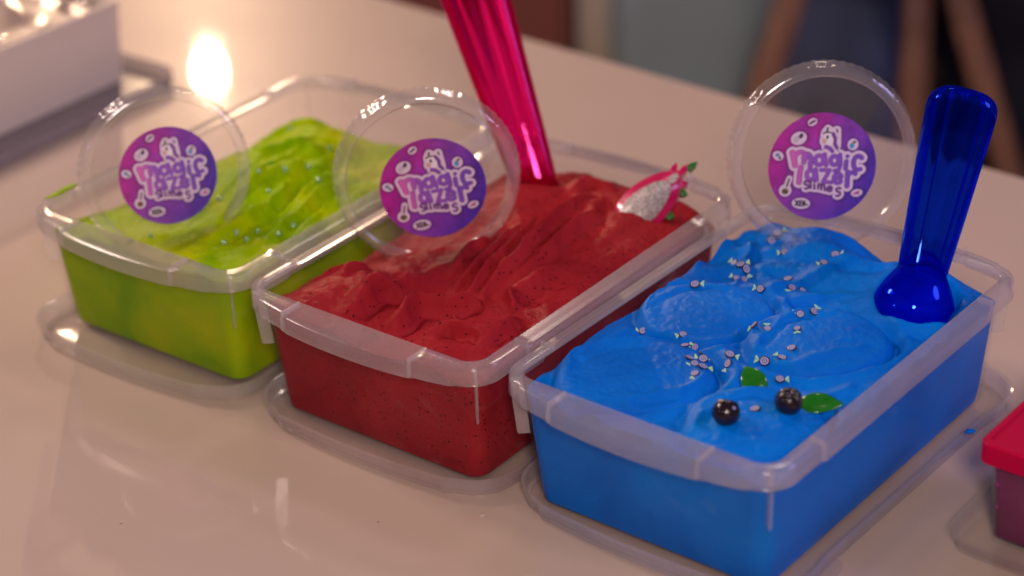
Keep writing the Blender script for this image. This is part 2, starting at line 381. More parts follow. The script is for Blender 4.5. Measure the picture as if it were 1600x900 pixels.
TAPER = .0062
def tub_inner_off(z):       # inner wall offset from the opening, by height
    return -TAPER*(1-np.clip((z-.004)/(H-.004), 0, 1))**1.1
PT = dense(W/2, L/2, .0115)
def build_tub():
    # wall: thin shell
    rings = []; zs_o = [.0046, .0036, .0036]
    zo = [(-.010, .0034), (-.0012, .0034), (.0002, .0037), (.0009, .0048), (.001, .012)]
    for o_, z in zo: rings.append((TAPER*0+tub_inner_off(z)+o_ if z < .011 else tub_inner_off(z)+.0011, z))
    for z in (.03, .05, .07, H-.0018): rings.append((tub_inner_off(np.array(z))+.0011, z))
    inner = []
    for z in (H-.0018, .07, .05, .03, .012): inner.append((tub_inner_off(np.array(z)), z))
    for o_, z in ((-.0001, .0060), (-.0006, .0049), (-.010, .0046)): inner.append((tub_inner_off(np.array(z))+o_, z))
    V, F = ring_mesh(PT, rings+inner, close=False, cap_first=True, cap_last=True)
    body = (V, F)
    bow = bow_prof(PT); nt = notch_prof(PT)
    out = .0085+bow*.0105+nt*.0018
    zt = H-nt*.0016
    sk = .0118
    rr = [(.0000, H-.0024), (.0000, H-.0006), (.0005, H), (out*.45, zt+.0002), (out-.0012, zt-.0005), (out-.0003, zt-.0009), (out, zt-.0016),
          (out+.0006, H-sk), (out-.0001, H-sk-.0008), (out-.0009, H-sk), (out-.0013, zt-.0034), (out-.0026, zt-.0020), (out*.45, zt-.0014), (.0016, H-.0024)]
    rim = ring_mesh(PT, rr, close=True)
    return body, rim
(tbV, tbF), (trV, trF) = build_tub()
def fin_bm(sx, sy):
    """thin diagonal rib under a rim corner"""
    bm = bmesh.new(); cx, cy_ = sx*(W/2-.0115), sy*(L/2-.0115); d = Vector((sx, sy, 0)).normalized(); s = Vector((-d.y, d.x, 0))*.0007
    z1, z0 = H-.0030, H-.040
    r1 = .0115+.0012; 
    prof = [(r1-.0002, z1), (r1+.0068, z1), (r1+.0066, H-.013), (r1+.0040, z0+.001), (r1+.003, z0), (r1-.0035, z0)]
    A = [bm.verts.new(Vector((cx, cy_, z))+d*q+s) for q, z in prof]; B = [bm.verts.new(Vector((cx, cy_, z))+d*q-s) for q, z in prof]
    bm.faces.new(A); bm.faces.new(B[::-1]); n = len(prof)
    for i in range(n): bm.faces.new((A[i], B[i], B[(i+1) % n], A[(i+1) % n]))
    return bm
def rim_rib_bm(side, s):
    """raised moulding line that crosses the rim near a corner"""
    bm = bmesh.new(); w = .0007; end = side in (0, 2)
    o1 = (.0085+.0105*(1-s*s)+.0012) if end else .0097
    a = s*(W/2 if end else L/2)
    for q0, q1, z0, z1 in ((.0006, o1+.0004, H-.0030, H+.0007), (o1-.0012, o1+.0012, H-.0116, H-.0028)):
        sg = -1 if side in (0, 3) else 1
        if end: box_bm(a-w, a+w, *sorted((sg*(L/2+q0), sg*(L/2+q1))), z0, z1, .0003, 2, bm)
        else: box_bm(*sorted((sg*(W/2+q0), sg*(W/2+q1))), a-w, a+w, z0, z1, .0003, 2, bm)
    return bm
TUBLAB = {'G': 'clear tub holding lime green slime, leftmost of the three tubs', 'R': 'clear tub holding dark red slime, middle of the three tubs', 'B': 'clear tub holding bright blue slime, nearest of the three tubs'}
proto = None
for tname in 'GRB':
    r = empty('plastic_tub', gl(tname, W/2, L/2), (0, 0, SPOT[tname][2]))
    tag(r, TUBLAB[tname], 'tub', 'slime tubs in a row')
    if proto is None:
        proto = [mesh_obj('tub_wall', tbV, tbF, M['tub_wall'], r), mesh_obj('rim', trV, trF, M['tub_rim'], r)]
        sharp(proto[0], 40); sharp(proto[1], 50)
        for sx in (-1, 1):
            for sy in (-1, 1): proto.append(bm_obj('corner_rib', fin_bm(sx, sy), M['tub_rim'], r, False))
        for sd in range(4):
            for q in (-1, 1): proto.append(bm_obj('rim_rib', rim_rib_bm(sd, q*(.58 if sd in (0, 2) else .72)), M['tub_rim'], r, False))
    else:
        for q in proto:
            o = q.copy(); C.objects.link(o); o.parent = r

# trays: each tub's own lid, laid upside down beneath it
PL = dense(W/2+.009, L/2+.009, .030)
def build_tray():
    cornerness = np.where(PL[:, 4] % 1 == 0, sstep(.62, .80, np.abs(PL[:, 5])), 1.0)
    bow = bow_prof(PL)
    end = (PL[:, 4] == 0) | (PL[:, 4] == 2)
    o = cornerness*.0022+bow*.0085*np.where(end, 1, 0)-.001
    lip = .0120
    panel = [(-.030, .0009), (o-.0040, .0009), (o-.0036, .0030), (-.010, .0030), (-.0125, .0022), (-.030, .0022)]
    lp = [(o-.0034, .0008), (o-.0010, .0010), (o, .0024), (o+.0012, lip-.0012), (o+.0022, lip-.0006), (o+.0022, lip), (o-.0004, lip), (o-.0008, lip-.0012), (o-.0016, .0036), (o-.0034, .0028)]
    return ring_mesh(PL, panel, close=False, cap_first=True, cap_last=True), ring_mesh(PL, lp, close=True)
(tyV, tyF), (tlV, tlF) = build_tray()
TRLAB = {'G': 'upturned clear lid lying under the green slime tub', 'R': 'upturned clear lid lying under the red slime tub', 'B': 'upturned clear lid lying under the blue slime tub'}
tproto = None
for tname, du, dv, dr in (('G', -.006, -.010, .03), ('R', -.001, .001, .012), ('B', .001, .006, -.008)):
    r = empty('tub_lid', gl(tname, W/2+du, L/2+dv), (0, 0, SPOT[tname][2]+dr))
    tag(r, TRLAB[tname], 'lid', 'lids under the tubs')
    if tproto is None:
        tproto = [sharp(mesh_obj('lid_panel', tyV, tyF, M['tray'], r), 45), sharp(mesh_obj('lid_lip', tlV, tlF, M['tray_lip'], r), 45)]
        for sx in (-1, 1):
            for sy in (-1, 1):
                tproto.append(bm_obj('lid_tab', box_bm(min(sx*(W/2+.0095), sx*(W/2+.0165)), max(sx*(W/2+.0095), sx*(W/2+.0165)), sy*(L/2-.034)-.012, sy*(L/2-.034)+.012, .001, .0088, .002), M['tray'], r, False))
    else:
        for q in tproto:
            o = q.copy(); C.objects.link(o); o.parent = r

# ------------------------------------------------------------------ slime
#HEIGHTS-BEGIN
def warp(u, v, amp, sc, seed):
    return u+amp*fbm(u*sc, v*sc, 2, seed), v+amp*fbm(u*sc+31, v*sc+7, 2, seed+1)
# hand-laid creases: (points across/along the tub, width, height)
RIDGE_R = [([(0.0587, 0.0131), (0.0591, 0.0281), (0.0609, 0.0443), (0.0712, 0.0534), (0.0859, 0.0545)], 0.003, 0.005), ([(0.0854, 0.0144), (0.0903, 0.028), (0.0874, 0.0513), (0.1009, 0.0603), (0.1061, 0.0701), (0.1135, 0.0772)], 0.0026, 0.006), ([(0.1163, 0.0229), (0.1206, 0.0359), (0.137, 0.0367), (0.1467, 0.0352)], 0.0022, 0.004), ([(0.148, 0.0281), (0.148, 0.0441), (0.1515, 0.0586), (0.1494, 0.0696)], 0.0024, 0.0035), ([(0.1375, 0.0741), (0.1266, 0.0967), (0.1271, 0.1101), (0.1305, 0.1346)], 0.0045, 0.004), ([(0.1042, 0.0603), (0.123, 0.0396)], 0.0016, 0.002), ([(0.1223, 0.0938), (0.1406, 0.0762)], 0.002, 0.0025), ([(0.0745, 0.0929), (0.0672, 0.1246), (0.0647, 0.1657)], 0.0022, 0.0026), ([(0.0865, 0.0809), (0.0815, 0.1179), (0.076, 0.1659)], 0.002, 0.0026), ([(0.0979, 0.0776), (0.0921, 0.1158), (0.0826, 0.1751)], 0.0022, 0.003), ([(0.1062, 0.081), (0.1029, 0.1162), (0.0998, 0.1792), (0.0943, 0.2146)], 0.0026, 0.0032), ([(0.1115, 0.091), (0.1121, 0.1359), (0.1151, 0.1797), (0.1028, 0.2153)], 0.003, 0.003), ([(0.0826, 0.212), (0.0794, 0.2352), (0.1015, 0.2395)], 0.003, 0.0035), ([(-0.0005, 0.0432), (0.0029, 0.0659), (0.0139, 0.0801)], 0.0028, 0.0022), ([(0.0311, 0.0419), (0.0283, 0.0556), (0.0334, 0.0657)], 0.0022, 0.0022)]
RIDGE_B = [([(0.0129, 0.1054), (0.0064, 0.1269), (0.0119, 0.1469), (0.0244, 0.1625), (0.0424, 0.1699)], 0.0022, 0.0014), ([(0.0119, 0.0402), (0.0132, 0.0589), (0.0268, 0.0739), (0.0498, 0.0917)], 0.002, 0.0016), ([(0.0207, 0.0174), (0.0124, 0.0333), (0.007, 0.0621), (0.0141, 0.0837), (0.0268, 0.0925), (0.0468, 0.0934)], 0.0024, 0.0018), ([(0.0923, 0.1015), (0.0874, 0.1203), (0.0873, 0.1404), (0.0948, 0.1603), (0.1109, 0.1753)], 0.0022, 0.0016), ([(0.1107, 0.0169), (0.1073, 0.0295), (0.1105, 0.0548), (0.1217, 0.0722), (0.1363, 0.079)], 0.0022, 0.0014), ([(0.0366, 0.0074), (0.0569, 0.0195), (0.072, 0.0335), (0.0813, 0.0511), (0.0817, 0.0662), (0.0753, 0.0824)], 0.0022, 0.0022), ([(0.0462, 0.0915), (0.0613, 0.1019), (0.0729, 0.1175), (0.0796, 0.1382)], 0.0022, 0.0016), ([(0.1043, 0.0912), (0.1105, 0.1035), (0.1212, 0.1145), (0.1386, 0.1483)], 0.003, 0.002), ([(0.0033, 0.1765), (-0.0019, 0.1936), (0.002, 0.2138), (0.0037, 0.2354)], 0.003, 0.0028), ([(0.0354, 0.1713), (0.0258, 0.1961), (0.0191, 0.2153), (0.0134, 0.2303)], 0.0026, 0.003), ([(0.0564, 0.1774), (0.0562, 0.1867), (0.07, 0.2128), (0.0809, 0.2466)], 0.0034, 0.0024), ([(0.0763, 0.1491), (0.0697, 0.1683), (0.0774, 0.1857), (0.0938, 0.201), (0.1054, 0.2049)], 0.0034, 0.0022), ([(-0.0001, 0.0848), (-0.0044, 0.1174), (-0.0042, 0.142), (0.0104, 0.1603)], 0.003, 0.0018), ([(0.1473, 0.0777), (0.1524, 0.0916), (0.153, 0.1236)], 0.003, 0.0016)]
RIDGE_G = [([(0.09, 0.1042), (0.0982, 0.126), (0.1064, 0.148), (0.1047, 0.1713)], 0.004, 0.0035), ([(0.129, 0.0746), (0.1107, 0.1198), (0.1035, 0.1461)], 0.0026, 0.003), ([(0.1523, 0.059), (0.1367, 0.1088), (0.1332, 0.1413)], 0.0026, 0.0028), ([(0.1169, 0.0318), (0.1215, 0.0631), (0.1202, 0.0891)], 0.003, 0.0032), ([(0.0205, 0.1789), (0.0238, 0.1968), (0.0397, 0.2122), (0.0558, 0.2331)], 0.004, 0.003), ([(0.0535, 0.1486), (0.0647, 0.1708), (0.0918, 0.178)], 0.0034, 0.0025), ([(0.1276, 0.0961), (0.1241, 0.1308), (0.1159, 0.1638)], 0.0024, 0.0022)]
def smooth_line(p, m=5):
    p = np.array(p, float); q = np.vstack([2*p[0]-p[1], p, 2*p[-1]-p[-2]]); out = []
    for k in range(1, len(q)-2):
        for t_ in np.arange(m)/m:
            a, b, c_, d_ = q[k-1], q[k], q[k+1], q[k+2]
            out.append(.5*((2*b)+(-a+c_)*t_+(2*a-5*b+4*c_-d_)*t_**2+(-a+3*b-3*c_+d_)*t_**3))
    return np.array(out+[p[-1]])
def crease(u, v, ridges, asym=.62, valley=.45):
    h = np.zeros(np.shape(u)); uu, vv = warp(u, v, .0022, 60, 7)
    for pts, w, amp in ridges:
        pts = smooth_line(pts); d = np.full(np.shape(u), 1e9); sg = np.ones(np.shape(u)); tt = np.zeros(np.shape(u)); n = len(pts)-1
        for k in range(n):
            x0, y0 = pts[k]; ex, ey = pts[k+1]-pts[k]; q = np.clip(((uu-x0)*ex+(vv-y0)*ey)/(ex*ex+ey*ey+1e-12), 0, 1)
            dd = np.hypot(uu-x0-q*ex, vv-y0-q*ey); b = dd < d
            d = np.where(b, dd, d); sg = np.where(b, np.sign(ex*(vv-y0)-ey*(uu-x0)), sg); tt = np.where(b, (k+q)/n, tt)
        fade = np.sin(math.pi*np.clip(tt, 0, 1))**.7
        wf = np.where(sg > 0, w*1.7, w*asym)
        h = h+amp*fade*(np.exp(-(d/wf)**2)-valley*np.where(sg > 0, 0, 1)*np.exp(-((d-2.0*w)/(1.2*w))**2))
    return h
def height_B(u, v):
    x, y, th = SPOT['B']; c, s = math.cos(th), math.sin(th)
    X = c*u-s*v; Y = s*u+c*v                    # table axes, relative to the tub's corner
    uw, vw = warp(u, v, .006, 22, 4)
    h = .0795+.0018*fbm(uw*24, vw*24, 3, 2)
    h = h+.006*gauss(u, v, .055, .245, .03, .022)+.0050*gauss(u, v, .12, .235, .03, .03)-.004*gauss(u, v, .085, .262, .016, .02)
    h = h-.002*gauss(u, v, .0, .02, .03, .03)+.0022*gauss(u, v, 0, .13, .010, .12)-.002*gauss(u, v, .17, .02, .03, .04)-.004*gauss(u, v, .165, .262, .03, .02)
    # folds swept between the spoon marks
    g = np.sin((X*.25+Y)*2*math.pi/.026+2.2*fbm(X*14, Y*14, 2, 9)); h = h+.0011*g*sstep(.10, .2, v)
    g2 = np.sin((Y-.35*X)*2*math.pi/.030+2.5*fbm(X*16, Y*16, 2, 14)); h = h+.0009*g2*(1-sstep(.05, .16, v))
    def lobe(h, cu, cv, a, b, rot, amp, tilt=.004):
        c0 = c*cu-s*cv; c1 = s*cu+c*cv; dx, dy = X-c0, Y-c1
        cr, sr = math.cos(rot), math.sin(rot); p = (dx*cr+dy*sr)/a; q = (-dx*sr+dy*cr)/b
        rho = np.sqrt(p*p+q*q)*(1+.05*fbm(X*30, Y*30, 2, int(cu*900)))
        side = q-.45*p                                   # + towards the far left, - towards the near right
        top = .0770+amp*(1.15-.45*rho**2)+.0020*side
        top = top+.0012*np.exp(-((rho-.80)/.09)**2)*sstep(-.2, .7, side)-.0007*np.exp(-((rho-.62)/.07)**2)*sstep(-.2, .7, side)
        m = 1-sstep(.90, 1.05, rho)
        h = h-.0048*np.exp(-((rho-1.07)/.075)**2)*(.25+.75*sstep(.5, -.6, side))
        h = h+.0016*np.exp(-((rho-1.24)/.09)**2)*sstep(.6, -.6, side)
        return h*(1-m)+top*m
    h = lobe(h, .0394, .1317, .042, .033, .12, .0068)
    h = lobe(h, .1127, .1401, .044, .034, .10, .0066)
    h = lobe(h, .0452, .0485, .047, .036, .10, .0062)
    h = lobe(h, .1292, .0446, .039, .034, .22, .0056)
    h = h+crease(u, v, RIDGE_B)*1.0
    # hollow pressed by the scoop
    h = h-.008*gauss(u, v, .1381, .2138, .022, .022)+.0045*np.exp(-((np.hypot(u-.1381, v-.2138)-.028)/.007)**2)
    return .0810+1.3*(h-.0805)
def height_R(u, v):
    uw, vw = warp(u, v, .010, 18, 21)
    h = .0735+.0018*fbm(uw*26, vw*26, 3, 5)
    h = h+.010*gauss(u, v, .105, .195, .055, .07)+.0105*gauss(u, v, .036, .045, .032, .032)+.005*gauss(u, v, .05, .20, .03, .04)
    h = h-.0095*gauss(u, v, .080, .070, .020, .018)-.004*gauss(u, v, .002, .10, .016, .06)+.004*gauss(u, v, .155, .10, .022, .08)
    h = h+.005*gauss(u, v, .12, .035, .05, .022)
    # long strokes pulled up the tub
    q = (u-.075)/(1+.9*(v-.1))+.05*(v-.1)+.0035*fbm(u*24, v*10, 2, 3)
    st = vnoise(q*120, v*3.0, 6)*.0026+vnoise(q*260, v*4.0, 9)*.0013
    mk = np.exp(-((u-.085)/.055)**2)*sstep(.070, .105, v)*(1-sstep(.21, .262, v)*.6)
    h = h+st*mk*.25+crease(u, v, [(p_, w_*1.35, a_) for p_, w_, a_ in RIDGE_R], .95, .25)*1.55
    # crumpled folds at the front
    a, b = warp(u, v, .014, 30, 33)
    rg = .6+.5*fbm(a*34, b*40, 2, 41); mk2 = sstep(.085, .03, v)*sstep(.04, .09, u)
    h = h+.0022*(rg-.6)*mk2
    h = h+.0010*fbm(a*30, b*30, 2, 61)*gauss(u, v, .03, .05, .05, .06)
    h = h+.0022*fbm(a*26, b*26, 2, 71)*sstep(.19, .24, v)
    h = h-.004*gauss(u, v, .165, .255, .03, .03)
    return .0785+1.6*(h-.0765)
def height_G(u, v):
    uw, vw = warp(u, v, .010, 16, 51)
    h = .0745-.010*sstep(.12, .27, v)+.0020*fbm(uw*26, vw*26, 4, 12)
    h = h+.011*gauss(u, v, .085, .12, .05, .06)+.010*gauss(u, v, .06, .20, .045, .035)+.005*gauss(u, v, .08, .02, .06, .03)
    h = h-.010*gauss(u, v, .0, .10, .030, .13)-.012*gauss(u, v, .02, .262, .06, .018)+.003*gauss(u, v, .165, .06, .03, .08)
    q = u+.25*v+.004*fbm(u*20, v*14, 2, 5)
    st = vnoise(q*95, v*4, 16)*.0028+vnoise(q*210, v*6, 19)*.0012
    h = h+st*np.exp(-((u-.11)/.05)**2)*sstep(.03, .08, v)*(1-sstep(.17, .21, v))
    a, b = warp(u, v, .014, 26, 73)
    h = h+.0016*fbm(a*26, b*26, 2, 81)+crease(u, v, [(p_, w_*1.2, a_) for p_, w_, a_ in RIDGE_G], .9, .3)*1.5
    return .0765+1.45*(h-.0745)
#HEIGHTS-END
HF = {'G': height_G, 'R': height_R, 'B': height_B}
def build_slime(tname, nx=270, ny=410):
    GAP = .0005; RC = .0110; zc = .078
    o_top = float(tub_inner_off(zc))-GAP
    hw, hl = W/2+o_top, L/2+o_top
    ys = np.linspace(-1, 1, ny)*hl; xs = np.linspace(-1, 1, nx)
    over = np.clip(np.abs(ys)-(hl-RC), 0, RC); half = hw-RC+np.sqrt(np.maximum(RC**2-over**2, 0))
    X = xs[None, :]*half[:, None]; Y = np.repeat(ys[:, None], nx, 1)
    Z = HF[tname](X+W/2, Y+L/2)
    gx_, gy_ = X*520+40, Y*520+40
    Z = Z+.00022*vnoise(gx_, gy_, 3)+.00030*vnoise(gx_*.45, gy_*.45, 5)+.00022*fbm(X*110, Y*110, 2, 8)
    # lip down softly at the wall
    dx = half[:, None]-np.abs(X); dy = hl-np.abs(Y); dw = np.minimum(dx, dy+.0)
    Z = Z-.0016*np.exp(-(dw/.0028))
    Z = np.minimum(Z, H-.0035+.9*np.maximum(dw-.002, 0))
    V = [np.stack([X.ravel(), Y.ravel(), Z.ravel()], 1)]; F = []
    idx = np.arange(nx*ny).reshape(ny, nx)
    a = idx[:-1, :-1].ravel(); b = idx[:-1, 1:].ravel(); c_ = idx[1:, 1:].ravel(); d = idx[1:, :-1].ravel()
    F += list(map(tuple, np.stack([a, b, c_, d], 1).tolist()))
    bd = np.concatenate([idx[0, :], idx[1:, -1], idx[-1, -2::-1], idx[-2:0:-1, 0]])
    bx, by, bz = X.ravel()[bd], Y.ravel()[bd], Z.ravel()[bd]; n = len(bd); prev = bd; base = nx*ny
    K = 9; zb = .0052
    for k in range(1, K+1):
        f = k/K; z = bz*(1-f)+zb*f
        o = tub_inner_off(z)-GAP-o_top-(.0005 if k == K else 0)
        # shrink along the outline direction
        sx = (hw+o)/hw; sy = (hl+o)/hl
        V.append(np.stack([bx*sx, by*sy, z], 1)); cur = np.arange(base, base+n); base += n
        for i in range(n):
            j = (i+1) % n; F.append((int(prev[i]), int(cur[i]), int(cur[j]), int(prev[j])))
        prev = cur
    F.append(tuple(int(i) for i in prev))
    o = mesh_obj('slime', np.concatenate(V), F, M['slime_'+tname])
    o.location = gl(tname, W/2, L/2); o.rotation_euler = (0, 0, SPOT[tname][2])
    sharp(o, 62)
    return o
tag(build_slime('G'), 'lime green slime heaped in the leftmost tub', 'slime', 'slime in the tubs')
tag(build_slime('R'), 'dark red speckled slime filling the middle tub', 'slime', 'slime in the tubs')
tag(build_slime('B'), 'bright blue slime with spoon swirls in the nearest tub', 'slime', 'slime in the tubs')
def surf(tname, u, v):
    h = lambda a, b: float(HF[tname](np.array([a]), np.array([b]))[0])
    z = h(u, v); e = .0025
    n = Vector((-(h(u+e, v)-h(u-e, v))/(2*e), -(h(u, v+e)-h(u, v-e))/(2*e), 1)).normalized()
    n.rotate(Euler((0, 0, SPOT[tname][2])))
    return gl(tname, u, v, z), n

# ------------------------------------------------------------------ sticker print (flat artwork as colours on the sticker's own surface)
def sticker_mesh(R, N=210):
    ax = np.linspace(-1, 1, N); gx, gy = np.meshgrid(ax, ax)
    # square -> disc mapping keeps the outline round
    dx = gx*np.sqrt(1-gy**2/2); dy = gy*np.sqrt(1-gx**2/2)
    PX = dx*375+475; PY = 445-dy*388
    def seg(pts):
        d = np.full(PX.shape, 1e9)
        pts = np.array(pts, float)
        if len(pts) == 1: return np.hypot(PX-pts[0, 0], PY-pts[0, 1])
        for (x0, y0), (x1, y1) in zip(pts[:-1], pts[1:]):
            ex, ey = x1-x0, y1-y0; q = np.clip(((PX-x0)*ex+(PY-y0)*ey)/(ex*ex+ey*ey+1e-9), 0, 1)
            d = np.minimum(d, np.hypot(PX-x0-q*ex, PY-y0-q*ey))
        return d
    def arc(cx, cy_, rx, ry, a0, a1, n=18):
        return [(cx+rx*math.cos(math.radians(a)), cy_-ry*math.sin(math.radians(a))) for a in np.linspace(a0, a1, n)]
    def ell(cx, cy_, rx, ry, rot=0):
        c, s = math.cos(math.radians(rot)), math.sin(math.radians(rot)); a = (PX-cx)*c+(PY-cy_)*s; b = -(PX-cx)*s+(PY-cy_)*c
        return (np.sqrt((a/rx)**2+(b/ry)**2)-1)*min(rx, ry)
    fillm = lambda d, r, w=2.2: 1-sstep(r-w, r+w, d)
    cx_ = lambda *c: np.array(lin(*c)[:3])
    # watercolour ground
    gq = np.clip((dx*.75-dy*.55)*.55+.5+.10*fbm(dx*2.2+5, dy*2.2, 4, 3), 0, 1)[..., None]
    col = cx_(178, 34, 150)*(1-sstep(0, .55, gq))+cx_(128, 58, 168)*sstep(0, .55, gq)
    col = col*(1-sstep(.5, 1, gq))+cx_(72, 44, 160)*sstep(.5, 1, gq)
    col = col*(1+.16*fbm(dx*5, dy*5+9, 4, 8)[..., None])
    big = [ # puffy letters: (strokes, radius)
        ([(272, 330), (281, 380), (287, 422)], 22), (arc(326, 372, 38, 42, 165, 10)+[(348, 405)], 19), (arc(372, 388, 26, 40, 160, 0)+[(392, 440)], 19),
        (arc(456, 398, 30, 34, 0, 360), 17), ([(494, 358), (503, 440)], 16),
        (arc(562, 408, 28, 32, 0, 360), 17), ([(602, 368), (604, 440), (590, 478), (560, 482)], 15),
        ([(652, 384)], 15), ([(644, 420), (637, 472)], 17),
        (arc(727, 440, 34, 52, 45, 250), 18), ([(738, 482), (742, 486)], 15), ([(735, 388), (750, 405)], 16),
        ([(328, 440), (318, 490), (312, 548)], 20),
        (arc(394, 500, 28, 34, 0, 360), 17), ([(430, 462), (436, 542)], 16),
        ([(466, 470), (528, 476), (478, 556), (536, 566)], 15),
        (arc(582, 540, 28, 34, 20, 320), 16), ([(562, 542), (606, 536)], 13),
        ([(652, 500), (645, 600)], 19), (arc(680, 530, 28, 26, 140, 30), 17)]
    small = [arc(366, 556, 16, 13, 20, 200)+arc(362, 584, 16, 14, 90, -120), [(392, 545), (392, 595)], [(418, 570), (418, 602)], [(418, 552), (419, 553)],
             [(444, 604), (446, 572)], arc(456, 586, 10, 14, 170, 10)+[(466, 612)], arc(478, 590, 10, 14, 170, 10)+[(490, 620)],
             arc(524, 612, 17, 18, 10, 320), [(508, 614), (540, 608)], arc(586, 622, 16, 13, 30, 200)+arc(580, 652, 17, 16, 90, -130)]
    dbig = np.min([seg(p)-r for p, r in big], 0); dsm = np.min([seg(p) for p in small], 0)
    uni = np.minimum(ell(528, 240, 46, 66, -8), ell(500, 262, 26, 28)); uni = np.minimum(uni, ell(540, 305, 50, 40)); uni = np.minimum(uni, seg([(520, 175), (520, 200)])-14); uni = np.minimum(uni, seg([(582, 190), (580, 290)])-16)
    blobs = np.min([ell(415, 120, 34, 27, -25), ell(318, 230, 56, 46, -20), ell(172, 345, 40, 32, 35), ell(692, 302, 38, 42, 10), ell(215, 600, 44, 44), seg([(222, 580), (246, 515)])-22, ell(322, 702, 64, 40, 8), ell(712, 655, 40, 27, -8)], 0)
    white = np.minimum(np.minimum(dbig-21, dsm-26), np.minimum(uni-14, blobs))
    white = np.minimum(white, seg([(330, 480), (640, 520)])-50)
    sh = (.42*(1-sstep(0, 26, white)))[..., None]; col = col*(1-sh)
    put = lambda mask, c: col*(1-mask[..., None])+np.broadcast_to(c, col.shape)*mask[..., None]
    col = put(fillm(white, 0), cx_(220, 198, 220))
    # unicorn head
    col = put(fillm(ell(528, 242, 36, 52, -8), 0), cx_(236, 222, 232)); col = put(fillm(ell(494, 262, 17, 18), 0), cx_(206, 168, 150))
    col = put(fillm(seg([(556, 215), (570, 250), (566, 290), (580, 318)]), 13), cx_(120, 66, 150)); col = put(fillm(seg([(505, 305), (530, 318), (548, 340)]), 15), cx_(132, 74, 168))
    col = put(fillm(ell(516, 236, 9, 14), 0), cx_(30, 18, 36)); col = put(fillm(seg([(519, 172), (514, 196)]), 7), cx_(70, 70, 62)); col = put(fillm(seg([(490, 206), (512, 200), (540, 204)]), 6), cx_(84, 80, 66))
    col = put(fillm(seg([(582, 186), (586, 205)]), 6), cx_(70, 60, 80)); col = put(fillm(seg([(470, 330), (496, 318)]), 3), cx_(150, 130, 150)); col = put(fillm(seg([(575, 322), (592, 345)]), 3), cx_(120, 90, 140))
    # letters with a puffy shade
    gl_ = np.clip((PX-260)/430, 0, 1)[..., None]
    lc = cx_(196, 92, 168)*(1-sstep(0, .35, gl_))+cx_(136, 78, 176)*sstep(0, .35, gl_); lc = lc*(1-sstep(.5, 1, gl_))+cx_(112, 70, 170)*sstep(.5, 1, gl_)
    lc = lc*(.80+.42*sstep(0, 13, -dbig)[..., None])
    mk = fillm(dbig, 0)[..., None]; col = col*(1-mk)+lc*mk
    col = put(fillm(dsm, 8.5), cx_(104, 52, 128))
    # little icons
    ic = [(fillm(seg([(400, 128), (430, 112)]), 8), (92, 60, 90)), (fillm(ell(300, 236, 20, 26, 20), 0), (196, 180, 196)), (fillm(ell(334, 214, 14, 20, 30), 0), (70, 56, 78)), (fillm(ell(168, 338, 15, 12), 0), (70, 140, 170)), (fillm(seg([(180, 355), (186, 366)]), 7), (60, 70, 90)),
          (fillm(ell(684, 310, 16, 20), 0), (64, 150, 190)), (fillm(ell(702, 286, 14, 10, -20), 0), (120, 90, 60)), (fillm(ell(214, 606, 24, 22), 0), (120, 100, 66)), (fillm(seg([(226, 570), (244, 522)]), 7), (110, 90, 80)), (fillm(seg([(205, 600), (225, 618)]), 5), (60, 50, 40)),
          (fillm(seg([(285, 680), (305, 716)]), 6), (48, 30, 54)), (fillm(seg([(307, 682), (283, 714)]), 6), (48, 30, 54)), (fillm(seg([(318, 684), (316, 720)]), 6), (48, 30, 54)), (fillm(seg(arc(328, 694, 12, 10, 90, -90)), 5), (48, 30, 54)), (fillm(seg(arc(328, 712, 12, 10, 90, -90)), 5), (48, 30, 54)), (fillm(seg([(350, 690), (346, 716), (366, 714)]), 6), (48, 30, 54)),
          (fillm(seg([(696, 660), (726, 648)]), 9), (186, 84, 150)), (fillm(seg([(716, 660), (724, 664)]), 5), (100, 50, 90))]
    for mk_, c in ic: col = put(mk_, cx_(*c))
    V = np.stack([dx.ravel()*R, dy.ravel()*R, np.zeros(N*N)], 1)
    idx = np.arange(N*N).reshape(N, N); F = np.stack([idx[:-1, :-1].ravel(), idx[:-1, 1:].ravel(), idx[1:, 1:].ravel(), idx[1:, :-1].ravel()], 1).tolist()
    me = bpy.data.meshes.new('sticker'); me.from_pydata(V.tolist(), [], F)
    at = me.color_attributes.new('print', 'FLOAT_COLOR', 'POINT')
    at.data.foreach_set('color', np.concatenate([np.clip(col.reshape(-1, 3), 0, 1), np.ones((N*N, 1))], 1).astype(np.float32).ravel())
    me.materials.append(M['sticker'])
    return me
STICK = sticker_mesh(.0343)

# ------------------------------------------------------------------ round lids standing in the slime
def revolve(prof, n, wob=None):
    V = []; F = []; m = len(prof)
    for i in range(n):
        a = 2*math.pi*i/n
        for k, (r, z) in enumerate(prof):
            rr = r+(wob(k, i) if wob else 0); V.append((rr*math.cos(a), rr*math.sin(a), z))
    for i in range(n):
        j = (i+1) % n
        for k in range(m):
            k2 = (k+1) % m; F.append((i*m+k, j*m+k, j*m+k2, i*m+k2))
    return V, F
RL = .0600
prof_rim = [(.0512, .0006), (.0520, .0040), (.0528, .0050), (.0555, .0050), (.0575, .0044), (.0588, .0024), (RL, -.0040), (RL+.0006, -.0052), (RL-.0004, -.0054), (RL-.0012, -.0040), (.0580, .0020), (.0568, .0037), (.0553, .0043), (.0532, .0043), (.0525, .0036), (.0518, 0.0)]
knurl = lambda k, i: (.00035 if (i//2) % 2 else -.00015) if k in (5, 6, 7) else 0
lrV, lrF = revolve(prof_rim, 240, knurl)
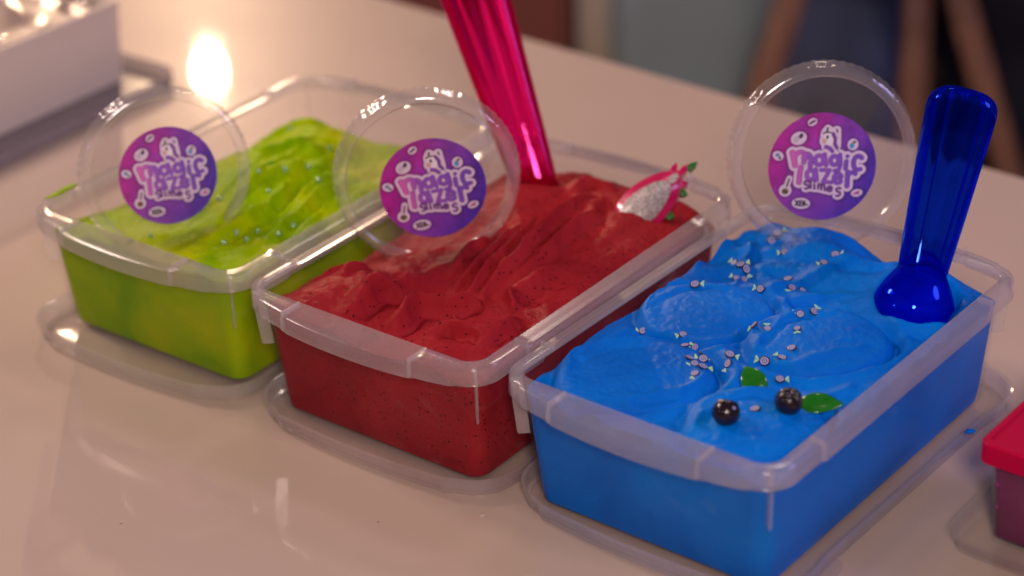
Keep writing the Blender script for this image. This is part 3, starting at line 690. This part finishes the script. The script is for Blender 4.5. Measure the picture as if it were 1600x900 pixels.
def panel_geo():
    V = []; F = []; n = 96; rings = [(.0001, 0.), (.018, 0.), (.036, 0.), (.047, .0), (.0513, .0002)]
    for zoff in (0, .0006):
        for r, z in rings:
            for i in range(n): a = 2*math.pi*i/n; V.append((r*math.cos(a), r*math.sin(a), z+zoff))
    m = len(rings)
    for s in (0, m):
        for k in range(m-1):
            for i in range(n):
                j = (i+1) % n; F.append(((s+k)*n+i, (s+k)*n+j, (s+k+1)*n+j, (s+k+1)*n+i))
    for i in range(n):
        j = (i+1) % n; F.append(((m-1)*n+i, (m-1)*n+j, (2*m-1)*n+j, (2*m-1)*n+i))
    return V, F
lpV, lpF = panel_geo()
LIDLAB = {'G': 'clear round lid with purple sticker standing in the green slime', 'R': 'clear round lid with purple sticker standing in the red slime', 'B': 'clear round lid with purple sticker standing in the blue slime'}
lproto = None
#        centre of the lid               size  lean  yaw  roll  sticker offset
LIDS = [('G', (-.2211, 1.3007, .1187), .93, 14, 18, 6, (.001, -.002)), ('R', (-.0509, 1.2654, .1235), .985, 3, 3, 13, (.002, -.007)), ('B', (.1983, 1.2547, .1318), 1.0, 13, 4, 0, (-.001, -.0055))]
for tname, ctr, size, lean, yaw, roll, so in LIDS:
    ctr = Vector(ctr)
    ly, le = math.radians(yaw), math.radians(lean)
    # lid normal faces the camera side (-y), leaning back
    nrm = Vector((math.sin(ly)*math.cos(le), -math.cos(ly)*math.cos(le), math.sin(le)))
    upv = Vector((-math.sin(ly)*math.sin(le), math.cos(ly)*math.sin(le), math.cos(le)))
    rgt = upv.cross(nrm)
    cr, sr = math.cos(math.radians(roll)), math.sin(math.radians(roll)); X = rgt*cr+upv*sr; Y = upv*cr-rgt*sr
    r = empty('round_lid'); r.matrix_world = Matrix(((X.x, Y.x, nrm.x, ctr.x), (X.y, Y.y, nrm.y, ctr.y), (X.z, Y.z, nrm.z, ctr.z), (0, 0, 0, 1)))
    r.scale = (size, size, size)
    tag(r, LIDLAB[tname], 'lid', 'round lids with stickers')
    if lproto is None:
        lproto = [mesh_obj('lid_disc', lpV, lpF, M['cup_lid'], r), mesh_obj('lid_rim', lrV, lrF, M['cup_lid_rim'], r)]; sharp(lproto[1], 40); sharp(lproto[0], 40)
    else:
        for q in lproto:
            o = q.copy(); C.objects.link(o); o.parent = r
    s = bpy.data.objects.new('sticker', STICK); C.objects.link(s); s.parent = r; s.location = (*so, .0012)
    s['label'] = 'round magenta and violet sticker with puffy lettering'

# ------------------------------------------------------------------ scoops
def scoop(name, base, top, w0, w1, bowl_r, mat, label, face=Vector((0, -1, .3)), bowl_off=.0):
    base, top = Vector(base), Vector(top); ax = (top-base); ln = ax.length; Z = ax.normalized()
    Yd = face-Z*face.dot(Z); Yd.normalize(); Xd = Yd.cross(Z)
    r = empty(name); r.matrix_world = Matrix(((Xd.x, Yd.x, Z.x, base.x), (Xd.y, Yd.y, Z.y, base.y), (Xd.z, Yd.z, Z.z, base.z), (0, 0, 0, 1)))
    tag(r, label, 'scoop', 'scoops stuck in the slime')
    n = 64
    def tube(th):
        rows = []
        zs = np.concatenate([np.linspace(0, .86, 22), .86+.14*np.sin(np.linspace(.08, 1, 14)*math.pi/2)])
        for q in zs:
            wq = (w0+(w1-w0)*min(1, q/.86)**.9)/2
            if q > .86: wq *= max(0.0, 1-((q-.86)/.14)**3.0)**(1/3.0)
            wq = max(wq-th, .0004); row = []; w_in = wq
            for i in range(n):
                a = math.radians(-38+256*i/(n-1)); cx, sy = math.cos(a), math.sin(a)
                sq = lambda c: math.copysign(abs(c)**.72, c)
                if th:                                     # moulded ribs along the inside of the channel
                    dg = math.degrees(a); wq = max(w_in-.0022*sum(math.exp(-((dg-g)/7)**2) for g in (52, 90, 128)), .0004)
                row.append((sq(cx)*wq, sq(sy)*wq*.72, q*ln-(th if q > .97 else 0)))
            rows.append(row)
        return rows
    V = []; F = []
    A = tube(0); B = tube(.0030); m = len(A); o_ = m*n
    for row in A: V += row
    for row in B: V += row
    for k in range(m-1):
        for i in range(n-1):
            j = i+1; F.append((k*n+i, k*n+j, (k+1)*n+j, (k+1)*n+i)); F.append((o_+k*n+i, o_+(k+1)*n+i, o_+(k+1)*n+j, o_+k*n+j))
        for i in (0, n-1): F.append((k*n+i, (k+1)*n+i, o_+(k+1)*n+i, o_+k*n+i))
    F.append(tuple((m-1)*n+i for i in range(n))); F.append(tuple(o_+(m-1)*n+i for i in range(n))[::-1])
    for i in range(n-1):
        j = i+1; F.append((i, o_+i, o_+j, j)); F.append(((m-1)*n+i, (m-1)*n+j, o_+(m-1)*n+j, o_+(m-1)*n+i))
    h = mesh_obj('handle', V, F, mat, r); sharp(h, 50)
    # bowl: deep half-shell, domed towards the viewer
    V = []; F = []; nu, nv = 40, 16
    for th in (0, .0022):
        for k in range(nv+1):
            ph = (k/nv)*math.radians(100)
            for i in range(nu):
                a = 2*math.pi*i/nu; rr = bowl_r-th
                zz = math.sin(ph)*math.sin(a); tp = max(zz, 0); V.append((math.sin(ph)*math.cos(a)*rr*(1-.30*tp**1.5), math.cos(ph)*rr*.92*(1-.25*tp**2), zz*rr*(1.0+.45*tp)-bowl_r*.85))
    st_ = (nv+1)*nu
    for s in (0, st_):
        for k in range(nv):
            for i in range(nu):
                j = (i+1) % nu; F.append((s+k*nu+i, s+k*nu+j, s+(k+1)*nu+j, s+(k+1)*nu+i))
    for i in range(nu):
        j = (i+1) % nu; F.append((nv*nu+i, nv*nu+j, st_+nv*nu+j, st_+nv*nu+i))
    b = mesh_obj('bowl', V, F, mat, r); b.location = (0, bowl_off, 0)
    bm = bmesh.new(); bm.from_mesh(b.data); bmesh.ops.remove_doubles(bm, verts=bm.verts, dist=1e-6); bmesh.ops.recalc_face_normals(bm, faces=bm.faces); bm.to_mesh(b.data); bm.free()
    return r
#SCOOPS
scoop('scoop', (0.2456, 1.1650, 0.0942), (0.2789, 1.2250, 0.1869), .029, .0425, .0250, M['blue_acrylic'], 'translucent blue plastic scoop standing in the blue slime')
scoop('scoop', (0.0184, 1.3445, 0.0800), (-0.0244, 1.4250, 0.2140), .030, .047, .0200, M['pink_acrylic'], 'translucent hot pink plastic scoop standing in the red slime')

# ------------------------------------------------------------------ toppings
#TOPPINGS
SLICES = [(0.0214, 0.2412, 20), (0.0203, 0.2353, 260), (0.0373, 0.2241, 180), (0.0689, 0.232, 0), (0.0663, 0.223, 200), (0.0173, 0.198, 120), (0.0247, 0.1932, 0), (0.0295, 0.1916, 300), (0.0291, 0.1816, 150), (0.0318, 0.186, -30), (0.05, 0.1771, 150), (0.0549, 0.2, 260), (0.0639, 0.19, 240), (0.0687, 0.1947, 310), (0.0216, 0.1478, -10), (0.0921, 0.1537, 170), (0.0973, 0.1609, 60), (0.0784, 0.1266, 150), (0.0863, 0.1272, 90), (0.1007, 0.137, 260), (0.02, 0.0958, 160), (0.045, 0.1008, 200), (0.0546, 0.0888, 20), (0.0545, 0.0987, 190), (0.1078, 0.1195, 175), (0.0646, 0.0787, 60), (0.0698, 0.0762, 200), (0.0671, 0.088, 30), (0.0708, 0.0838, 160), (0.076, 0.0755, 0), (0.0764, 0.0671, 240), (0.0817, 0.0945, -20), (0.0851, 0.0881, 220), (0.1082, 0.1086, 140), (0.0998, 0.1036, 150), (0.1178, 0.0908, 0), (0.1271, 0.051, 180)]
PEARLS = [(0.0881, 0.1873), (0.106, 0.1451), (0.1018, 0.1269), (0.0951, 0.1081), (0.1249, 0.1336), (0.1472, 0.0829), (0.1495, 0.0669), (0.1353, 0.0622), (0.1378, 0.0497), (0.1247, 0.0529), (0.1286, 0.038), (0.0851, 0.0798), (0.079, 0.0208), (0.1107, 0.1009), (0.0803, 0.0585), (0.045, 0.195)]

def slice_mesh():
    """blueberry slice: dark skin, pale rings, two pale green tails"""
    V = []; F = []; fm = []; n = 20
    rings = [(.0026, 0.0), (.0029, .0003), (.0029, .0009), (.0026, .0012), (.0022, .00122), (.0015, .00122), (.0010, .00122), (.0004, .00122)]
    cols = [0, 0, 0, 0, 1, 0, 1]
    for r, z in rings:
        for i in range(n): a = 2*math.pi*i/n; V.append((r*math.cos(a), r*math.sin(a)*.95, z))
    for k in range(len(rings)-1):
        for i in range(n):
            j = (i+1) % n; F.append((k*n+i, k*n+j, (k+1)*n+j, (k+1)*n+i)); fm.append(cols[k])
    F.append(tuple(range(n))[::-1]); fm.append(0); F.append(tuple((len(rings)-1)*n+i for i in range(n))); fm.append(0)
    for s in (-1, 1):
        b = len(V); tri = [(.0028, 0), (.0052, s*.0024), (.0052, s*.0003)]
        for z in (.0002, .0011): V += [(x, y, z) for x, y in tri]
        for f in ((0, 2, 1), (3, 4, 5), (0, 1, 4, 3), (1, 2, 5, 4), (2, 0, 3, 5)): F.append(tuple(b+i for i in f)); fm.append(2)
    o = mesh_obj('berry_slice', V, F, None, None, False, [M['navy'], M['lilac'], M['mint']], fm)
    return o
sproto = slice_mesh()
SLICE_LABELS = ['topmost blueberry slice on the far crest of the blue slime', 'blueberry slice on edge just below the topmost one', 'blueberry slice alone just under the pair on the far crest', 'faint sunken blueberry slice near the far right of the blue slime', 'blueberry slice farthest right on the upper blue slime', 'left one of three blueberry slices at the upper left blue slope', 'middle one of three blueberry slices at the upper left blue slope', 'right one of three blueberry slices at the upper left blue slope', 'left one of two blueberry slices above the upper left swirl', 'right one of two blueberry slices above the upper left swirl', 'dark blueberry slice at the right end of the upper left swirl', 'top one of three blueberry slices midway up the blue slime', 'lower left one of three blueberry slices midway up the blue slime', 'lower right one of three blueberry slices midway up the blue slime', 'blueberry slice on the far edge of the upper left swirl', 'left one of two blueberry slices on the far edge of the right swirl', 'right one of two blueberry slices on the far edge of the right swirl', 'blueberry slice with tails to the left between upper left and right swirls', 'blueberry slice half sunk at the left edge of the right swirl', 'higher one of two blueberry slices on top of the right swirl', 'lone blueberry slice on the lower left swirl near the left wall', 'blueberry slice seen edge on in front of the upper left swirl', 'left one of two blueberry slices just above the clump', 'right one of two blueberry slices just above the clump', 'lower one of two blueberry slices on top of the right swirl', 'leftmost blueberry slice of the clump', 'second blueberry slice from the left in the clump, low down', 'farthest blueberry slice at the centre of the clump', 'blueberry slice in the middle of the clump', 'nearest right blueberry slice of the clump', 'dark blueberry slice lowest in the clump', 'upper blueberry slice at the right end of the clump', 'lower blueberry slice at the right end of the clump', 'blueberry slice tucked in front of the right swirl', 'blueberry slice seen edge on above the upright green leaf', 'blueberry slice just right of the upright green leaf', 'pale blueberry slice sunk between the two dark berries']
for k, (u, v, a) in enumerate(SLICES):
    o = sproto if k == 0 else sproto.copy()
    if k: C.objects.link(o)
    p, n = surf('B', u, v)
    q = Vector((0, 0, 1)).rotation_difference((n+Vector((random.uniform(-.35, .35), random.uniform(-.55, .15), 0))).normalized())
    o.rotation_mode = 'QUATERNION'; o.rotation_quaternion = q @ Euler((0, 0, math.radians(a))).to_quaternion()
    o.location = p+n*(random.uniform(-.0007, .0002) if v > .06 else -.0007); sc = random.uniform(.84, 1.12); o.scale = (sc*random.uniform(.9, 1.1), sc, sc)
    tag(o, SLICE_LABELS[k], 'topping', 'blueberry slices sprinkled on the blue slime')

BEAD_LABELS = ['small bead far back on the right of the green slime', 'small bead near the centre right of the upper green slime', 'small bead in the middle of the upper green slime', 'small bead left of centre on the upper green slime', 'small bead by the edge of the middle round lid on the green slime', 'bead nearest the right rim of the green tub', 'largest looking bead near the front right of the green slime', 'bead left of the largest one at the front right of the green slime', 'bead close to the front right corner of the green slime', 'small bead half sunk in the front groove of the green slime', 'bead nearest the front rim of the green tub', 'bead beside the left round lid halfway down the green slime', 'bead below the sticker of the left round lid', 'bead midway along the middle ridge of the green slime', 'bead seen through the right of the left round lid', 'bead at the far left of the green slime']
pp = None
for k, (u, v) in enumerate(PEARLS):
    p, n = surf('G', u, v)
    if pp is None:
        bm = bmesh.new(); bmesh.ops.create_icosphere(bm, subdivisions=3, radius=.0021); pp = bm_obj('bead', bm, M['pearl']); o = pp
    else: o = pp.copy(); C.objects.link(o)
    o.location = p+n*.0008; s = random.uniform(.8, 1.1); o.scale = (s, s, s)
    tag(o, BEAD_LABELS[k], 'bead', 'beads pressed into the green slime')

def berry_mesh():
    bm = bmesh.new(); bmesh.ops.create_uvsphere(bm, u_segments=32, v_segments=20, radius=.0078)
    for v in bm.verts:
        a = math.atan2(v.co.y, v.co.x); t_ = v.co.z/.0078
        if t_ > .78: v.co.z -= .0016*sstep(.78, .98, np.array(t_)).item()*(1+.25*math.cos(5*a))
        elif t_ > .68: v.co.z += .0006*math.cos(5*a)**2
    return bm
b1 = bm_obj('berry', berry_mesh(), M['berry'])
for k, (u, v, lab) in enumerate(((.1213, .0313, 'dark round berry nearer the front rim of the blue tub'), (.1420, .0621, 'dark round berry touching the flat green leaf'))):
    o = b1 if k == 0 else b1.copy()
    if k: C.objects.link(o)
    p, n = surf('B', u, v); o.location = p+Vector((0, .002, .0048)); o.rotation_euler = (-.5+.7*k, .5-.6*k, .4+k)
    tag(o, lab, 'berry', 'berries on the blue slime')

def leaf_bm(ln, wd, curl):
    bm = bmesh.new(); n, m = 16, 8; top = []; bot = []
    for i in range(n+1):
        q = i/n; hw = wd/2*math.sin(math.pi*min(1, q*.96+.04))**.75*(1-.25*q)+.0002
        rt_, rb = [], []
        for j in range(m+1):
            s = j/m*2-1; z = curl*math.sin(q*math.pi)*.0022+abs(s)*.0016*math.sin(math.pi*q)
            rt_.append(bm.verts.new(((q-.5)*ln, s*hw, z+.0005*(1-s**2)+.0002))); rb.append(bm.verts.new(((q-.5)*ln, s*hw, z-.0004)))
        top.append(rt_); bot.append(rb)
    for i in range(n):
        for j in range(m):
            bm.faces.new((top[i][j], top[i+1][j], top[i+1][j+1], top[i][j+1])); bm.faces.new((bot[i][j], bot[i][j+1], bot[i+1][j+1], bot[i+1][j]))
    for i in range(n):
        for j in (0, m): bm.faces.new((top[i][j], bot[i][j], bot[i+1][j], top[i+1][j]))
    for i in (0, n):
        for j in range(m): bm.faces.new((top[i][j], top[i][j+1], bot[i][j+1], bot[i][j]))
    return bm
p, n = surf('B', .1120, .0720)
o = bm_obj('leaf', leaf_bm(.021, .0165, 1.0), M['leaf']); o.location = p+Vector((0, .001, .0035)); o.rotation_euler = Euler((math.radians(42), math.radians(-8), math.radians(0))); 
o.rotation_euler = (Euler((math.radians(38), 0, math.radians(5))).to_matrix() @ Euler((0, 0, math.radians(105))).to_matrix()).to_euler()
tag(o, 'glossy green leaf tilted up behind the two dark berries', 'leaf', 'leaves on the blue slime')
p, n = surf('B', .1500, .0800)
o = bm_obj('leaf', leaf_bm(.027, .0145, .8), M['leaf']); o.location = p+Vector((0, -.002, .0032)); o.rotation_euler = (math.radians(24), 0, math.radians(2))
tag(o, 'longer glossy green leaf lying beside the right hand dark berry', 'leaf', 'leaves on the blue slime')

# dragon fruit slice standing in the red slime
def slab(pts, y0, y1, mat, name, parent, bev=.0012):
    bm = bmesh.new(); A = [bm.verts.new((x, y0, z)) for x, z in pts]; B = [bm.verts.new((x, y1, z)) for x, z in pts]
    f1 = bm.faces.new(A); f2 = bm.faces.new(B[::-1]); n = len(pts)
    for i in range(n): bm.faces.new((A[i], B[i], B[(i+1) % n], A[(i+1) % n]))
    if bev: bmesh.ops.bevel(bm, geom=list(set(f1.edges) | set(f2.edges)), offset=bev, segments=2, affect='EDGES', profile=.6)
    return bm_obj(name, bm, mat, parent)
def egg(a, b, sharpness, n=40, x0=0.0):
    return [(x0+a*math.cos(t_)-(0 if math.cos(t_) > 0 else 0), b*math.sin(t_)*(1-sharpness*math.cos(t_))) for t_ in np.linspace(0, 2*math.pi, n, endpoint=False)]
df = empty('dragon_fruit_slice')
q = Matrix.Rotation(math.radians(-8), 4, 'Z') @ Matrix.Rotation(math.radians(-44), 4, 'X') @ Matrix.Rotation(math.radians(-46), 4, 'Y')
df.matrix_world = Matrix.Translation((0.0915, 1.2850, 0.0905)) @ q
tag(df, 'pink rimmed dragon fruit slice with pale flesh stuck in the red slime', 'fruit slice')
rind = egg(.0265, .0150, .20); slab(rind, -.0030, .0050, M['rind'], 'rind', df)
slab(egg(.0215, .0104, .16, x0=-.0040), -.0044, -.0028, M['flesh'], 'flesh', df, .0006)
def tip(x, z, ang, ln, w, mat, name):
    a = math.radians(ang); d = (math.cos(a), math.sin(a)); nn = (-d[1], d[0])
    pts = [(x+nn[0]*w/2, z+nn[1]*w/2), (x+d[0]*ln*.55+nn[0]*w*.42, z+d[1]*ln*.55+nn[1]*w*.42), (x+d[0]*ln, z+d[1]*ln), (x+d[0]*ln*.55-nn[0]*w*.42, z+d[1]*ln*.55-nn[1]*w*.42), (x-nn[0]*w/2, z-nn[1]*w/2)]
    slab(pts, -.0024, .0036, mat, name, df, .0007)
tip(.0225, .0035, 22, .0095, .0055, M['rind'], 'rind_tip'); tip(.0245, .0000, 4, .0120, .0050, M['rind'], 'rind_tip'); tip(.0215, -.0055, -24, .0060, .0055, M['rind'], 'rind_tip')
tip(.0330, -.0012, -6, .0080, .0045, M['leaf_tip'], 'green_tip'); tip(.0185, -.0086, -62, .0055, .0052, M['leaf_tip'], 'green_tip'); tip(.0020, -.0138, -70, .0055, .0060, M['leaf_tip'], 'green_tip')
slab(egg(.0042, .0026, .1, 16, .0215), -.0046, -.0031, M['flesh'], 'pulp', df, .0005)

# ------------------------------------------------------------------ neighbours: the white box and the pink-lidded pot
def gbox(u0, u1, v0, v1):   # centre and half sizes in the green tub's axes
    return gl('G', (u0+u1)/2, (v0+v1)/2), (u1-u0)/2, (v1-v0)/2
c0, hu, hv = gbox(-.480, -.268, -.10, .330)
wb = empty('storage_box', c0, (0, 0, SPOT['G'][2])); tag(wb, 'opaque white box with glittering film on top at the upper left', 'box')
PB = rr_loop(hu, hv, .006, 12, 5)
V, F = ring_mesh(PB, [(-.0057, .0040), (-.0055, .0035), (-.0050, .0035), (-.001, .070), (.0, .0705), (.0, .0755), (-.0006, .0762), (-.0025, .0762), (-.0030, .0755), (-.0035, .066)], close=False, cap_first=True)
sharp(mesh_obj('box_wall', V, F, M['white_board'], wb), 40)
n1 = 60; gx, gy = np.meshgrid(np.linspace(-1, 1, n1)*(hu-.004), np.linspace(-1, 1, n1*2)*(hv-.004))
def sheet(name, Z, mat, parent):
    V = np.stack([gx.ravel(), gy.ravel(), Z.ravel()], 1); idx = np.arange(gx.size).reshape(gx.shape)
    F = np.stack([idx[:-1, :-1].ravel(), idx[:-1, 1:].ravel(), idx[1:, 1:].ravel(), idx[1:, :-1].ravel()], 1).tolist()
    return mesh_obj(name, V, F, mat, parent)
fill = sheet('box_filling', .064+.003*fbm(gx*20, gy*20, 3, 5), M['box_fill'], wb)
film = sheet('film', .0705+.0045*(1-np.abs(fbm(gx*38, gy*38, 3, 15))-.5), M['cello'], wb); sharp(film, 20)
c1, hu1, hv1 = gbox(-.520, -.228, -.12, .352)
PBT = rr_loop(hu1, hv1, .022, 20, 8)
V, F = ring_mesh(PBT, [(-.02, .0008), (-.004, .0008), (0, .0024), (.001, .0120), (.0004, .0126), (-.0008, .0120), (-.0014, .0036), (-.006, .0030), (-.02, .0030)], close=False, cap_first=True, cap_last=True)
o = sharp(mesh_obj('box_tray', V, F, M['grey_tray']), 40); o.location = c1; o.rotation_euler = (0, 0, SPOT['G'][2])
tag(o, 'shallow grey translucent tray under the white box', 'tray')

th = -.69
PX0 = Vector((0.2500, 1.0150, 0)); eu = Vector((math.cos(th), math.sin(th), 0)); ev = Vector((-math.sin(th), math.cos(th), 0)); S = .10
pc = PX0+eu*S/2+ev*S/2
pot = empty('clear_pot', pc, (0, 0, th)); tag(pot, 'square clear pot of maroon gel with hot pink lid at the right edge', 'pot')
PQ = rr_loop(S/2-.004, S/2-.004, .008, 10, 6)
V, F = ring_mesh(PQ, [(-.007, .0030), (-.005, .0030), (-.0035, .0045), (0, .058), (-.0012, .058), (-.0048, .0062), (-.007, .0052)], close=False, cap_first=True, cap_last=True)
sharp(mesh_obj('pot_wall', V, F, M['clear_box'], pot), 40)
V, F = ring_mesh(PQ, [(-.0075, .0056), (-.0060, .0062), (-.0052, .008), (-.0026, .052), (-.004, .0535), (-.0075, .054)], close=False, cap_first=True, cap_last=True)
mesh_obj('gel', V, F, M['maroon_gel'], pot)
PK = rr_loop(S/2, S/2, .007, 10, 6)
V, F = ring_mesh(PK, [(-.0018, .0580), (-.0018, .0574), (0, .0574), (.0002, .0605), (0, .0690), (-.0012, .0705), (-.0045, .0706), (-.0052, .0694), (-.0065, .0694)], close=False, cap_first=True, cap_last=True)
sharp(mesh_obj('pot_lid', V, F, M['hot_pink'], pot), 30)
PK2 = rr_loop(S/2+.012, S/2+.012, .018, 14, 8)
V, F = ring_mesh(PK2, [(-.016, .0008), (-.004, .0008), (-.001, .0022), (.0006, .0100), (.0022, .0108), (.0024, .0120), (-.0002, .0120), (-.0014, .0100), (-.0022, .0036), (-.0070, .0024), (-.016, .0024)], close=False, cap_first=True, cap_last=True)
o = sharp(mesh_obj('pot_tray', V, F, M['tray']), 40); o.location = pc; o.rotation_euler = (0, 0, th)
tag(o, 'small square clear tray under the pink lidded pot', 'tray')

# dabs of stray slime on rims and table
def dab(name, p, r, mat, label, seed, flat=.35):
    bm = bmesh.new(); bmesh.ops.create_icosphere(bm, subdivisions=3, radius=1)
    for v in bm.verts:
        k = 1+.5*float(fbm(np.array(v.co.x*1.3+seed), np.array(v.co.y*1.3+v.co.z), 3, seed)); v.co = Vector((v.co.x*r[0]*k, v.co.y*r[1]*k, v.co.z*r[0]*flat*k))
    o = bm_obj(name, bm, mat); o.location = p; return tag(o, label, 'slime')
g = dab('slime_smear', gl('G', -.0046, .025, H+.0012), (.0026, .016), M['slime_G'], 'smear of green slime on the left rim of the leftmost tub', 3, .5); g.rotation_euler = (0, 0, SPOT['G'][2])
dab('slime_crumb', gl('B', .183, .20, .0140), (.003, .002), M['slime_B'], 'crumb of blue slime on the upturned lid by the pink pot', 6)
